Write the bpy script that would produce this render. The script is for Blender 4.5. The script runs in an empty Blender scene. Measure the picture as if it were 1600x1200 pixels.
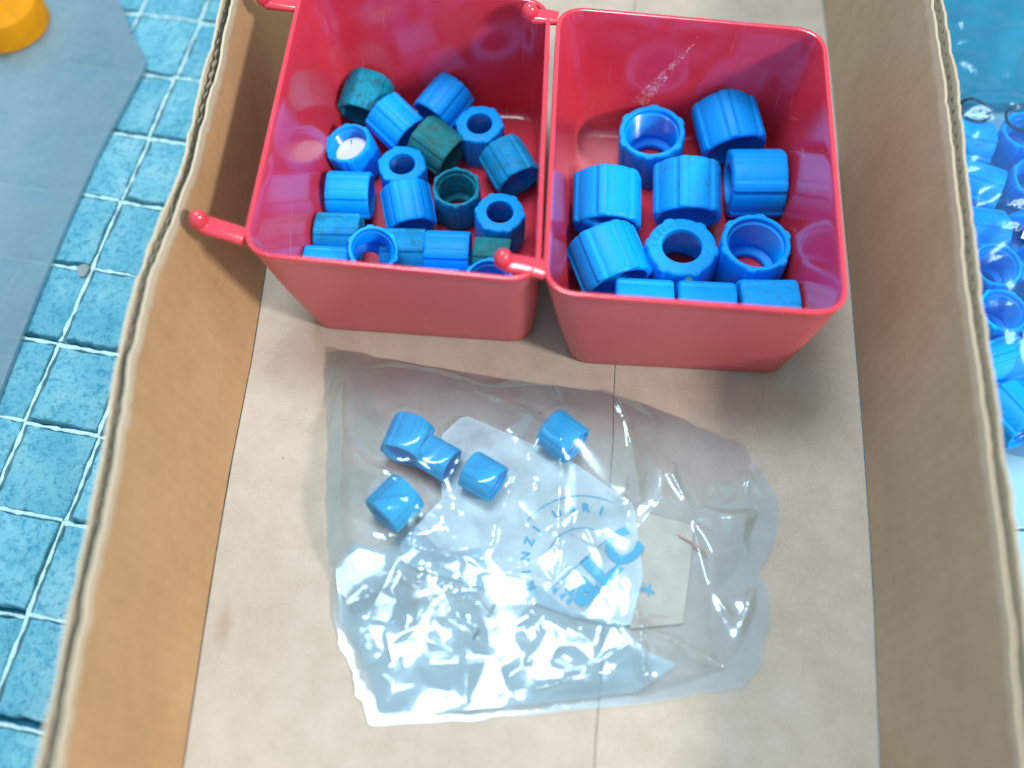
import bpy, bmesh, math, random
import numpy as np
from mathutils import Matrix, Vector
R = math.radians
random.seed(7)
rng = np.random.default_rng(11)
sc = bpy.context.scene
COL = sc.collection

# ------------------------------------------------------------------ camera
cd = bpy.data.cameras.new('camera')
cam = bpy.data.objects.new('camera', cd)
COL.objects.link(cam)
cd.sensor_width = 36.0
cd.lens = 38.88
cd.clip_start = 0.01
cd.clip_end = 50
rx, uy, bz = (0.9994, -0.0310, -0.0165), (0.0351, 0.8819, 0.4701), (0.0, -0.4704, 0.8824)
cam.matrix_world = Matrix(((rx[0], uy[0], bz[0], 0), (rx[1], uy[1], bz[1], 0), (rx[2], uy[2], bz[2], 0.5178), (0, 0, 0, 1)))
cd.dof.use_dof = True
cd.dof.focus_distance = 0.585
cd.dof.aperture_fstop = 3.0
sc.camera = cam

# ------------------------------------------------------------------ light
w = bpy.data.worlds.new('World')
sc.world = w
w.use_nodes = True
w.node_tree.nodes['Background'].inputs[0].default_value = (0.64, 0.85, 1.0, 1)
w.node_tree.nodes['Background'].inputs[1].default_value = 0.72


def area(name, loc, target, sx, sy, power, color):
    ld = bpy.data.lights.new(name, 'AREA')
    ld.shape = 'RECTANGLE'
    ld.size, ld.size_y = sx, sy
    ld.energy = power
    ld.color = color
    o = bpy.data.objects.new(name, ld)
    COL.objects.link(o)
    o.location = loc
    d = Vector(target) - Vector(loc)
    o.rotation_euler = d.to_track_quat('-Z', 'Y').to_euler()
    return o


area('ceiling_lamp', (-0.17, 0.62, 1.75), (-0.03, 0.3, 0.0), 0.66, 0.62, 26.0, (0.80, 0.92, 1.0))
kd = Vector((1.087, -0.719, 1.0)).normalized() * 2.0
area('side_lamp', (-0.05 + kd.x, 0.28 + kd.y, kd.z), (-0.05, 0.28, 0.05), 0.22, 0.22, 32.0, (1.0, 0.94, 0.86))

sc.view_settings.view_transform = 'Standard'
sc.view_settings.look = 'None'
sc.view_settings.exposure = 0.05
sc.view_settings.gamma = 1.0
sc.render.engine = 'CYCLES'
sc.cycles.use_denoising = True
sc.cycles.max_bounces = 10
sc.cycles.transparent_max_bounces = 24
sc.cycles.caustics_reflective = True
sc.cycles.sample_clamp_indirect = 6.0


# ------------------------------------------------------------------ helpers
def obj(name, me, mat=None, parent=None, loc=None):
    o = bpy.data.objects.new(name, me)
    COL.objects.link(o)
    if mat is not None:
        if me.materials:
            me.materials[0] = mat
        else:
            me.materials.append(mat)
    if parent is not None:
        o.parent = parent
    if loc is not None:
        o.location = loc
    return o


def empty(name, loc):
    o = bpy.data.objects.new(name, None)
    COL.objects.link(o)
    o.location = loc
    o.empty_display_size = 0.01
    return o


def tag(o, label=None, cat=None, group=None, kind=None):
    if label:
        o['label'] = label
    if cat:
        o['category'] = cat
    if group:
        o['group'] = group
    if kind:
        o['kind'] = kind
    return o


def mesh(name, verts, faces, smooth=True, sharp=35):
    me = bpy.data.meshes.new(name)
    me.from_pydata([tuple(map(float, v)) for v in verts], [], [tuple(map(int, f)) for f in faces])
    me.update()
    if smooth:
        me.polygons.foreach_set('use_smooth', [True] * len(me.polygons))
        if sharp:
            me.set_sharp_from_angle(angle=R(sharp))
    return me


def loft(rings, cap_start=False, cap_end=False):
    """rings of equal point count -> verts, faces (closed rings)"""
    n = len(rings[0])
    v, f = [], []
    for r in rings:
        v += [tuple(p) for p in r]
    for k in range(len(rings) - 1):
        a, b = k * n, (k + 1) * n
        for i in range(n):
            j = (i + 1) % n
            f.append((a + i, a + j, b + j, b + i))
    if cap_start:
        f.append(tuple(range(n))[::-1])
    if cap_end:
        s = (len(rings) - 1) * n
        f.append(tuple(range(s, s + n)))
    return v, f


def fix_normals(me):
    bm = bmesh.new()
    bm.from_mesh(me)
    bmesh.ops.recalc_face_normals(bm, faces=bm.faces)
    bm.to_mesh(me)
    bm.free()
    return me


# ------------------------------------------------------------------ node materials
class NT:
    def __init__(s, name):
        s.m = bpy.data.materials.new(name)
        s.m.use_nodes = True
        s.t = s.m.node_tree
        s.t.nodes.clear()
        s.out = s.n('ShaderNodeOutputMaterial')

    def n(s, t, **kw):
        nd = s.t.nodes.new(t)
        for k, v in kw.items():
            setattr(nd, k, v)
        return nd

    def l(s, a, b):
        s.t.links.new(a, b)

    def noise(s, scale, detail=4, rough=0.55, co=None, dist=0.0):
        nd = s.n('ShaderNodeTexNoise')
        nd.inputs['Scale'].default_value = scale
        nd.inputs['Detail'].default_value = detail
        nd.inputs['Roughness'].default_value = rough
        nd.inputs['Distortion'].default_value = dist
        if co is not None:
            s.l(co, nd.inputs['Vector'])
        return nd.outputs['Fac']

    def ramp(s, fac, stops):
        r = s.n('ShaderNodeValToRGB')
        el = r.color_ramp.elements
        while len(el) < len(stops):
            el.new(0.5)
        for e, (p, c) in zip(el, stops):
            e.position = p
            e.color = (*c, 1) if len(c) == 3 else c
        s.l(fac, r.inputs[0])
        return r.outputs[0]

    def mix(s, fac, a, b, mode='MIX'):
        m = s.n('ShaderNodeMix', data_type='RGBA', blend_type=mode)
        for sock, val in ((m.inputs[0], fac), (m.inputs[6], a), (m.inputs[7], b)):
            if hasattr(val, 'links'):
                s.l(val, sock)
            elif isinstance(val, (int, float)):
                sock.default_value = val
            else:
                sock.default_value = (*val, 1)
        return m.outputs[2]

    def math(s, op, a, b=None, clamp=False):
        m = s.n('ShaderNodeMath', operation=op, use_clamp=clamp)
        for sock, val in zip(m.inputs, (a, b)):
            if val is None:
                continue
            if hasattr(val, 'links'):
                s.l(val, sock)
            else:
                sock.default_value = val
        return m.outputs[0]

    def bump(s, h, strength=0.3, dist=0.001):
        b = s.n('ShaderNodeBump')
        b.inputs['Strength'].default_value = strength
        b.inputs['Distance'].default_value = dist
        s.l(h, b.inputs['Height'])
        return b.outputs[0]

    def principled(s, color, rough=0.5, normal=None, **kw):
        p = s.n('ShaderNodeBsdfPrincipled')
        if hasattr(color, 'links'):
            s.l(color, p.inputs['Base Color'])
        else:
            p.inputs['Base Color'].default_value = (*color, 1)
        if hasattr(rough, 'links'):
            s.l(rough, p.inputs['Roughness'])
        else:
            p.inputs['Roughness'].default_value = rough
        if normal is not None:
            s.l(normal, p.inputs['Normal'])
        for k, v in kw.items():
            p.inputs[k].default_value = v
        return p

    def pos(s):
        return s.n('ShaderNodeNewGeometry').outputs['Position']

    def objco(s):
        return s.n('ShaderNodeTexCoord').outputs['Object']

    def done(s, sh):
        s.l(sh, s.out.inputs['Surface'])
        return s.m


def mat_cardboard(name, c1, c2, worn=None):
    t = NT(name)
    co = t.pos()
    mp = t.n('ShaderNodeMapping')
    mp.inputs['Scale'].default_value = (1, 0.35, 1)
    t.l(co, mp.inputs[0])
    big = t.noise(14, 4, 0.6, co)
    fine = t.noise(900, 3, 0.7, mp.outputs[0])
    mid = t.noise(90, 5, 0.65, co)
    col = t.mix(t.ramp(big, [(0.35, (0, 0, 0)), (0.68, (1, 1, 1))]), c1, c2)
    dark = t.ramp(fine, [(0.3, (0.90, 0.90, 0.90)), (0.7, (1.0, 1.0, 1.0))])
    col = t.mix(1.0, col, dark, 'MULTIPLY')
    blot = t.ramp(mid, [(0.30, (0.92, 0.91, 0.90)), (0.62, (1, 1, 1))])
    sy = t.n('ShaderNodeSeparateXYZ')
    t.l(co, sy.inputs[0])
    fl = t.math('SINE', t.math('MULTIPLY', sy.outputs[1], 6.283 / 0.0075))
    col = t.mix(1.0, col, t.ramp(t.math('ADD', t.math('MULTIPLY', fl, 0.5), 0.5), [(0.0, (0.975, 0.972, 0.97)), (1.0, (1, 1, 1))]), 'MULTIPLY')
    col = t.mix(1.0, col, blot, 'MULTIPLY')
    if worn is not None:      # torn paper along the cut edge, a float attribute gives the distance to it
        at = t.n('ShaderNodeAttribute', attribute_name='edge')
        nz = t.noise(130, 4, 0.6, co)
        m = t.math('SUBTRACT', at.outputs['Fac'], t.math('MULTIPLY', nz, 0.006))
        fac = t.ramp(m, [(0.0, (1, 1, 1)), (0.0012, (0, 0, 0))])
        col = t.mix(fac, col, worn)
    p = t.principled(col, 0.78, t.bump(fine, 0.25, 0.0004))
    p.inputs['Specular IOR Level'].default_value = 0.3
    return t.done(p.outputs[0])


def mat_floor_card():
    t = NT('cardboard_floor')
    co = t.pos()
    big = t.noise(9, 4, 0.6, co)
    fine = t.noise(1000, 3, 0.7, co)
    mid = t.noise(60, 6, 0.7, co)
    col = t.ramp(big, [(0.32, (0.465, 0.395, 0.325)), (0.70, (0.55, 0.475, 0.395))])
    col = t.mix(1.0, col, t.ramp(fine, [(0.3, (0.84, 0.84, 0.84)), (0.7, (1, 1, 1))]), 'MULTIPLY')
    col = t.mix(1.0, col, t.ramp(mid, [(0.28, (0.86, 0.84, 0.80)), (0.6, (1, 1, 1))]), 'MULTIPLY')
    # a soft brown patch near the side wall
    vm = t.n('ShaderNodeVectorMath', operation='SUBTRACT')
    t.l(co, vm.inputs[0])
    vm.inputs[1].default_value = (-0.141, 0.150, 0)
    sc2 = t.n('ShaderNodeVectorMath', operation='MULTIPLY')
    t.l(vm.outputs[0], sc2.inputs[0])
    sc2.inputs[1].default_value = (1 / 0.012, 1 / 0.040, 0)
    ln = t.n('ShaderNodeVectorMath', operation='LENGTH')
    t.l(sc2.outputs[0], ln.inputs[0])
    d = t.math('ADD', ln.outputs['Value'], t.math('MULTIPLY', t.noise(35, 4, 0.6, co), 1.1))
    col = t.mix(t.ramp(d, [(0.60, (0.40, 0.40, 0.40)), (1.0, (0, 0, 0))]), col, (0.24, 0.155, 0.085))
    # little dark specks of dirt
    vo = t.n('ShaderNodeTexVoronoi')
    vo.inputs['Scale'].default_value = 60
    t.l(co, vo.inputs['Vector'])
    sp = t.ramp(vo.outputs['Distance'], [(0.0, (1, 1, 1)), (0.055, (0, 0, 0))])
    scn = t.n('ShaderNodeSeparateColor')
    t.l(vo.outputs['Color'], scn.inputs[0])
    pick = t.math('GREATER_THAN', scn.outputs[0], 0.84)
    col = t.mix(t.math('MULTIPLY', sp, pick), col, (0.05, 0.05, 0.05))
    p = t.principled(col, 0.62, t.bump(fine, 0.22, 0.0004))
    p.inputs['Specular IOR Level'].default_value = 0.35
    return t.done(p.outputs[0])


def mat_red(name, scratch=False):
    t = NT(name)
    co = t.pos()
    n1 = t.noise(40, 4, 0.6, co)
    n2 = t.noise(700, 3, 0.7, co)
    col = t.ramp(n1, [(0.3, (0.62, 0.040, 0.070)), (0.7, (0.68, 0.048, 0.080))])
    if scratch:
        # white scuff running up the back wall, and dusty rubbed corner of the floor
        a, b = Vector((0.1035, 0.437, 0.079)), Vector((0.0790, 0.437, 0.029))
        d = (b - a)
        L = d.length
        d.normalize()
        vs = t.n('ShaderNodeVectorMath', operation='SUBTRACT')
        t.l(co, vs.inputs[0])
        vs.inputs[1].default_value = a
        dt = t.n('ShaderNodeVectorMath', operation='DOT_PRODUCT')
        t.l(vs.outputs[0], dt.inputs[0])
        dt.inputs[1].default_value = d
        side = Vector((-d.z, 0, d.x))
        ds = t.n('ShaderNodeVectorMath', operation='DOT_PRODUCT')
        t.l(vs.outputs[0], ds.inputs[0])
        ds.inputs[1].default_value = side
        along = t.math('DIVIDE', dt.outputs['Value'], L)
        wid = t.math('MULTIPLY', t.math('ADD', along, 0.12), 0.0042)
        lat = t.math('ABSOLUTE', ds.outputs['Value'])
        inside = t.math('LESS_THAN', lat, wid)
        inl = t.math('MULTIPLY', t.math('GREATER_THAN', along, 0.0), t.math('LESS_THAN', along, 1.0))
        sepx = t.n('ShaderNodeSeparateXYZ')
        t.l(co, sepx.inputs[0])
        onback = t.math('GREATER_THAN', sepx.outputs[1], 0.425)
        nz = t.ramp(t.noise(420, 5, 0.75, co, 1.2), [(0.50, (0, 0, 0)), (0.60, (0.75, 0.75, 0.75))])
        f = t.math('MULTIPLY', t.math('MULTIPLY', inside, inl), t.math('MULTIPLY', nz, onback))
        col = t.mix(f, col, (0.85, 0.75, 0.78))
        v2 = t.n('ShaderNodeVectorMath', operation='DISTANCE')
        t.l(co, v2.inputs[0])
        v2.inputs[1].default_value = (0.056, 0.425, 0.003)
        g = t.ramp(t.math('ADD', v2.outputs['Value'], t.math('MULTIPLY', t.noise(160, 5, 0.7, co), 0.02)), [(0.018, (0.5, 0.5, 0.5)), (0.034, (0, 0, 0))])
        col = t.mix(g, col, (0.75, 0.42, 0.45))
    ms = t.n('ShaderNodeMapping')
    ms.inputs['Rotation'].default_value = (0.5, 0.9, 0.4)
    ms.inputs['Scale'].default_value = (900, 22, 22)
    t.l(co, ms.inputs[0])
    scr = t.ramp(t.noise(1.0, 2, 0.5, ms.outputs[0]), [(0.69, (0, 0, 0)), (0.76, (0.30, 0.30, 0.30))])
    col = t.mix(scr, col, (0.80, 0.42, 0.46))
    # dust specks
    vo = t.n('ShaderNodeTexVoronoi')
    vo.inputs['Scale'].default_value = 110
    t.l(co, vo.inputs['Vector'])
    scn = t.n('ShaderNodeSeparateColor')
    t.l(vo.outputs['Color'], scn.inputs[0])
    sp = t.math('MULTIPLY', t.ramp(vo.outputs['Distance'], [(0.0, (1, 1, 1)), (0.05, (0, 0, 0))]), t.math('GREATER_THAN', scn.outputs[1], 0.86))
    col = t.mix(t.math('MULTIPLY', sp, 0.7), col, (0.8, 0.7, 0.7))
    rough = t.ramp(t.noise(25, 4, 0.6, co), [(0.3, (0.10, 0.10, 0.10)), (0.75, (0.20, 0.20, 0.20))])
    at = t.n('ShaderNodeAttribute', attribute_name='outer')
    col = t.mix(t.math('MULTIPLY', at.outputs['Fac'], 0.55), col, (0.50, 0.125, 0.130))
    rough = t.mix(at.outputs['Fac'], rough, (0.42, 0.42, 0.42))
    p = t.principled(col, rough, t.bump(n2, 0.03, 0.0003))
    p.inputs['IOR'].default_value = 1.52
    p.inputs['Subsurface Weight'].default_value = 0.35
    p.inputs['Subsurface Radius'].default_value = (1.0, 0.12, 0.10)
    p.inputs['Subsurface Scale'].default_value = 0.006
    p.inputs['Specular IOR Level'].default_value = 0.75
    return t.done(p.outputs[0])


def mat_plastic(name, c1, c2, rough=0.42, grime=None, gamt=0.5):
    rough = rough + 0.06
    t = NT(name)
    co = t.objco()
    oi = t.n('ShaderNodeObjectInfo')
    ad = t.n('ShaderNodeVectorMath', operation='ADD')
    t.l(co, ad.inputs[0])
    t.l(oi.outputs['Location'], ad.inputs[1])
    n1 = t.noise(120, 4, 0.6, ad.outputs[0])
    fine = t.noise(1500, 3, 0.7, ad.outputs[0])
    col = t.ramp(n1, [(0.32, c1), (0.68, c2)])
    if grime:
        g = t.noise(190, 6, 0.72, ad.outputs[0], 0.4)
        col = t.mix(t.ramp(g, [(0.60 - 0.22 * gamt, (0, 0, 0)), (0.72 - 0.12 * gamt, (0.9, 0.9, 0.9))]), col, grime)
    rg = t.ramp(n1, [(0.3, (rough - .06,) * 3), (0.7, (rough + .08,) * 3)])
    p = t.principled(col, rg, t.bump(fine, 0.06, 0.0003))
    p.inputs['Specular IOR Level'].default_value = 0.22
    return t.done(p.outputs[0])


def mat_film(name, tint=(1, 1, 1), haze=0.06, haze_col=(0.85, 0.93, 1.0), rough=0.10, refl=1.0, bump=0.25, scale=220):
    """thin clear plastic film: see-through, glossy by Fresnel, faint milky haze"""
    t = NT(name)
    co = t.pos()
    bn = t.bump(t.noise(scale, 3, 0.5, co, 0.6), bump, 0.0012)
    tr = t.n('ShaderNodeBsdfTransparent')
    tr.inputs[0].default_value = (*tint, 1)
    gl = t.n('ShaderNodeBsdfGlossy')
    gl.inputs['Roughness'].default_value = rough
    gl.inputs['Color'].default_value = (0.82, 0.94, 1.0, 1)
    t.l(bn, gl.inputs['Normal'])
    fr = t.n('ShaderNodeFresnel')
    fr.inputs['IOR'].default_value = 1.5
    t.l(bn, fr.inputs['Normal'])
    fac = t.math('MINIMUM', t.math('MULTIPLY', fr.outputs[0], 4.0 * refl, True), 0.42)
    gl2 = t.n('ShaderNodeBsdfGlossy')
    gl2.inputs['Roughness'].default_value = rough + 0.17
    gl2.inputs['Color'].default_value = (0.50, 0.80, 1.0, 1)
    gm = t.n('ShaderNodeMixShader')
    gm.inputs[0].default_value = 0.45
    t.l(gl.outputs[0], gm.inputs[1])
    t.l(gl2.outputs[0], gm.inputs[2])
    df = t.n('ShaderNodeBsdfDiffuse')
    df.inputs[0].default_value = (*haze_col, 1)
    tl = t.n('ShaderNodeBsdfTranslucent')
    tl.inputs[0].default_value = (*haze_col, 1)
    hz = t.n('ShaderNodeMixShader')
    hz.inputs[0].default_value = 0.45
    t.l(df.outputs[0], hz.inputs[1])
    t.l(tl.outputs[0], hz.inputs[2])
    m1 = t.n('ShaderNodeMixShader')
    hf = t.ramp(t.noise(26, 4, 0.6, co), [(0.3, (haze * .5,) * 3), (0.7, (haze * 1.5,) * 3)])
    t.l(hf, m1.inputs[0])
    t.l(tr.outputs[0], m1.inputs[1])
    t.l(hz.outputs[0], m1.inputs[2])
    m2 = t.n('ShaderNodeMixShader')
    t.l(fac, m2.inputs[0])
    t.l(m1.outputs[0], m2.inputs[1])
    t.l(gm.outputs[0], m2.inputs[2])
    return t.done(m2.outputs[0])


def mat_stone(name):
    t = NT(name)
    co = t.pos()
    oi = t.n('ShaderNodeObjectInfo')
    n1 = t.noise(38, 6, 0.65, co)
    n2 = t.noise(300, 6, 0.8, co, 0.2)
    n3 = t.noise(700, 3, 0.7, co)
    col = t.ramp(n1, [(0.30, (0.15, 0.50, 0.65)), (0.52, (0.27, 0.65, 0.77)), (0.74, (0.46, 0.78, 0.85))])
    col = t.mix(t.ramp(n2, [(0.38, (0.9, 0.9, 0.9)), (0.52, (0, 0, 0))]), col, (0.06, 0.33, 0.48))
    col = t.mix(t.ramp(n2, [(0.56, (0, 0, 0)), (0.74, (0.6, 0.6, 0.6))]), col, (0.24, 0.50, 0.60))
    rv = t.math('MULTIPLY', oi.outputs['Random'], 0.30)
    col = t.mix(rv, col, (0.03, 0.26, 0.40))
    h = t.math('ADD', n2, t.math('MULTIPLY', n3, 0.4))
    p = t.principled(col, 0.85, t.bump(h, 0.7, 0.0020))
    p.inputs['Specular IOR Level'].default_value = 0.15
    return t.done(p.outputs[0])


def mat_simple(name, c, rough=0.5, var=0.12, scale=80, spec=0.4):
    t = NT(name)
    n1 = t.noise(scale, 4, 0.6, t.pos())
    a = tuple(x * (1 - var) for x in c)
    b = tuple(min(1, x * (1 + var)) for x in c)
    p = t.principled(t.ramp(n1, [(0.3, a), (0.7, b)]), rough, t.bump(t.noise(scale * 8, 3, 0.6, t.pos()), 0.1, 0.0005))
    p.inputs['Specular IOR Level'].default_value = spec
    return t.done(p.outputs[0])


M = {}
M['liner_left'] = mat_cardboard('kraft_liner_lit', (0.46, 0.275, 0.135), (0.53, 0.325, 0.165), (0.52, 0.44, 0.32))  # lit copy of the tray's cardboard, warm side light put into the colour
M['liner_right'] = mat_cardboard('kraft_liner_shaded', (0.37, 0.275, 0.175), (0.43, 0.325, 0.215), (0.46, 0.38, 0.27))  # shaded copy: darker, greyer colour for the wall turned from the light
M['flute'] = mat_cardboard('fluting_paper', (0.36, 0.32, 0.25), (0.44, 0.40, 0.32))
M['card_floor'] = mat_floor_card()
M['red'] = mat_red('red_plastic')
M['red2'] = mat_red('red_plastic_scuffed', True)
M['blue'] = mat_plastic('blue_plastic', (0.0, 0.31, 0.95), (0.0, 0.35, 1.0))
M['blue_gloss'] = mat_plastic('glossy_blue_thread', (0.0, 0.31, 0.92), (0.0, 0.35, 0.98), 0.16)
M['blue_gloss'].node_tree.nodes['Principled BSDF'].inputs['Specular IOR Level'].default_value = 0.6
M['bluedirty'] = mat_plastic('blue_plastic_dusty', (0.0, 0.31, 0.88), (0.003, 0.35, 0.93), 0.5, (0.008, 0.26, 0.48), 0.5)
M['tealblue'] = mat_plastic('faded_teal_blue_plastic', (0.0, 0.26, 0.58), (0.004, 0.32, 0.70), 0.5, (0.012, 0.19, 0.28), 0.5)
M['teal'] = mat_plastic('weathered_teal_plastic', (0.0, 0.21, 0.34), (0.006, 0.29, 0.45), 0.55, (0.012, 0.08, 0.10), 0.5)
M['green'] = mat_plastic('grimy_green_plastic', (0.006, 0.17, 0.19), (0.014, 0.25, 0.29), 0.6, (0.05, 0.13, 0.11), 0.6)
M['cyan'] = mat_plastic('bright_blue_plastic', (0.0, 0.29, 0.60), (0.0, 0.34, 0.68), 0.6)
M['film'] = mat_film('clear_bag_film', (0.985, 0.995, 1.0), 0.035, (0.66, 0.86, 1.0), 0.045, 0.66, 0.04, 160)
M['film_fold'] = mat_film('gathered_bag_film', (0.94, 0.98, 1.0), 0.22, (0.52, 0.82, 1.0), 0.07, 0.80, 0.05, 160)
M['film_under'] = mat_film('clear_bag_film_lower', (0.97, 0.985, 1.0), 0.05, (0.66, 0.86, 1.0), 0.25, 0.2, 0.05)
M['film_soft'] = mat_film('soft_clear_film', (0.97, 0.99, 1.0), 0.11, (0.10, 0.55, 1.0), 0.14, 0.30, 0.05)
M['milky'] = mat_film('milky_pouch_film', (0.92, 0.97, 1.0), 0.78, (0.74, 0.92, 1.0), 0.25, 0.2, 0.1)
M['sheet'] = mat_film('frosted_sheet', (0.84, 0.88, 0.89), 0.48, (0.42, 0.55, 0.60), 0.32, 0.3, 0.05)
M['film_teal'] = mat_film('teal_tinted_film', (0.55, 0.80, 0.95), 0.20, (0.10, 0.55, 0.65), 0.12, 1.0)
M['ink'] = mat_simple('cyan_ink', (0.0, 0.31, 0.54), 0.4)
M['label'] = mat_simple('cream_label', (0.47, 0.44, 0.385), 0.7)
M['stone'] = mat_stone('turquoise_stone')
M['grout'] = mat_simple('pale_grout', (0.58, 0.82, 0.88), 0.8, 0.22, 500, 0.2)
M['joint'] = mat_simple('dark_joint', (0.015, 0.15, 0.24), 0.8, 0.2, 200, 0.2)
M['pale_floor'] = mat_simple('pale_blue_tile', (0.26, 0.50, 0.64), 0.3, 0.05, 20)
M['orange'] = mat_plastic('orange_plastic', (0.58, 0.22, 0.0), (0.66, 0.27, 0.0), 0.6)
M['black'] = mat_simple('black_rubber', (0.01, 0.012, 0.016), 0.5)
M['white'] = mat_simple('white_plastic', (0.80, 0.83, 0.82), 0.5, 0.05)
M['copper'] = mat_simple('brown_rubber', (0.50, 0.24, 0.13), 0.5)
M['mark'] = mat_simple('black_ink', (0.01, 0.03, 0.035), 0.6)
M['teal_sheet'] = mat_simple('teal_plastic', (0.0, 0.19, 0.29), 0.6, 0.2, 30)
M['greyspot'] = mat_simple('grey_dirt', (0.30, 0.33, 0.34), 0.8)

# ------------------------------------------------------------------ floor and stone tiles
me = mesh('floor', [(-1.2, -0.9, -0.012), (1.2, -0.9, -0.012), (1.2, 1.4, -0.012), (-1.2, 1.4, -0.012)], [(0, 1, 2, 3)], False)
floor = tag(obj('floor', me, M['joint']), 'dark bed under the turquoise stone tiles and pale tiles', kind='structure')

O = np.array([-0.2370, 0.5650])
TA = np.array([0.0408, -0.00945])
TB = np.array([-0.01057, -0.04809])


def edge_pts(a, b, n, amp, fixed=0.0):
    a, b = np.array(a), np.array(b)
    d = b - a
    nrm = np.array([-d[1], d[0]]) / np.linalg.norm(d)
    ts = np.linspace(0, 1, n, endpoint=False)
    off = np.zeros(n)
    ph = random.uniform(0, 6.28)
    for i, tt in enumerate(ts):
        off[i] = amp * 1.5 * (0.6 * math.sin(ph + tt * random.uniform(5, 9)) + random.uniform(-0.6, 0.6))
    off[0] = 0
    return [a + d * tt + nrm * o for tt, o in zip(ts, off)]


def stone_tile(i, j):
    g = 0.0018
    def P(u, v):
        jx, jy = (math.sin(i * 12.3 + u * 7 + j * 3.1) * 0.0011, math.cos(j * 9.7 + v * 5 + i * 4.3) * 0.0011)
        return O + TA * u + TB * v + np.array([jx, jy])
    c = [P(i, j), P(i + 1, j), P(i + 1, j + 1), P(i, j + 1)]
    cen = sum(c) / 4
    # inset for the joint: wider at the far and left side where the pale grout bead sits
    ins = []
    for q, (su, sv) in zip(c, ((1, 1), (-1, 1), (-1, -1), (1, -1))):
        du = TA / np.linalg.norm(TA)
        dv = TB / np.linalg.norm(TB)
        ins.append(q + du * su * (0.0028 if su > 0 else 0.0009) + dv * sv * (0.0022 if sv > 0 else 0.0021))
    ring = []
    for k in range(4):
        ring += edge_pts(ins[k], ins[(k + 1) % 4], 9, 0.00055)
    ring = [p for p in ring]
    top = -0.0052 + random.uniform(-0.0004, 0.0004)
    rings = []
    for sc_, z in ((1.0, -0.0118), (1.0, top - 0.0012), (0.985, top - 0.0003), (0.955, top)):
        rings.append([(*(cen + (p - cen) * sc_), z + (random.uniform(-0.0002, 0.0002) if sc_ < 1 else 0)) for p in ring])
    v, f = loft(rings)
    s = len(v)
    n = len(ring)
    base = (len(rings) - 1) * n
    v.append((*cen, top))
    f += [(base + k, base + (k + 1) % n, s) for k in range(n)]
    me = mesh('tile', v, f, True, 50)
    fix_normals(me)
    o = obj('tile', me, M['stone'], floor)
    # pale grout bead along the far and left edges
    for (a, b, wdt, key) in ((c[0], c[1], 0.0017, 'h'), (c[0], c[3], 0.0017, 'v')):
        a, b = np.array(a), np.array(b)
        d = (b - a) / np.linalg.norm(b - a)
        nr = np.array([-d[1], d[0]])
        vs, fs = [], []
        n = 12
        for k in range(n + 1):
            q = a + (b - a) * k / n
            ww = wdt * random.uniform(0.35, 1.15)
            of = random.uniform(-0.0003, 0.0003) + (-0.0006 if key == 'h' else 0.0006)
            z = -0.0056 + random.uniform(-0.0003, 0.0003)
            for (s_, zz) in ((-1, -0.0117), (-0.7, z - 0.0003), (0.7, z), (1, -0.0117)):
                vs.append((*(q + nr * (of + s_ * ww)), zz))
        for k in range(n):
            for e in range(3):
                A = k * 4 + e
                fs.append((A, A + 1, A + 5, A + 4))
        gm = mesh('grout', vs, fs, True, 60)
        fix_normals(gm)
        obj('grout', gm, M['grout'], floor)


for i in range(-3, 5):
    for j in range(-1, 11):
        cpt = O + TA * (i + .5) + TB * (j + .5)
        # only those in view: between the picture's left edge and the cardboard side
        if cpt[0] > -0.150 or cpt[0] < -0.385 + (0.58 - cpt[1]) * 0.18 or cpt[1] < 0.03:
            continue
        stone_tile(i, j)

sp = [(-0.242 + 0.0034 * math.cos(a) * (1 + .15 * math.sin(3 * a)), 0.3613 + 0.0044 * math.sin(a), -0.0036 + 0.0004 * math.cos(2 * a)) for a in np.linspace(0, 2 * math.pi, 16, endpoint=False)]
v, f = loft([[(x, y, -0.0062) for x, y, z in sp], sp], False, True)
tag(obj('clay_blob', fix_normals(mesh('clay_blob', v, f)), M['greyspot']), 'small round grey blob stuck on a joint of the turquoise tiles', 'blob')

# pale smooth tiles on the other side of the tray
for k, (y0, y1) in enumerate(((-0.12, 0.1866), (0.1878, 0.56), (0.5612, 0.86))):
    bm = bmesh.new()
    bmesh.ops.create_cube(bm, size=1.0)
    for vv in bm.verts:
        vv.co = Vector((0.20 + (vv.co.x + .5) * 0.36, y0 + (vv.co.y + .5) * (y1 - y0), -0.0117 + (vv.co.z + .5) * 0.0055))
    bmesh.ops.bevel(bm, geom=bm.edges[:], offset=0.0006, segments=2, affect='EDGES', profile=0.5)
    me = bpy.data.meshes.new('smooth_tile')
    bm.to_mesh(me)
    bm.free()
    obj('smooth_tile', me, M['pale_floor'], floor)

# ------------------------------------------------------------------ cardboard tray
tray = tag(empty('cardboard_tray', (0.02, 0.3, -0.005)), 'open brown corrugated cardboard tray with ragged cut rim', 'tray')
TL = Vector((0.02, 0.3, -0.005))


def interp(poly, y):
    ys = np.array([p[1] for p in poly])
    xs = np.array([p[0] for p in poly])
    o = np.argsort(ys)
    ys, xs = ys[o], xs[o]
    if y < ys[0]:
        return xs[0] + (y - ys[0]) * (xs[1] - xs[0]) / (ys[1] - ys[0])
    if y > ys[-1]:
        return xs[-1] + (y - ys[-1]) * (xs[-1] - xs[-3]) / (ys[-1] - ys[-3])
    return float(np.interp(y, ys, xs))


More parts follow.
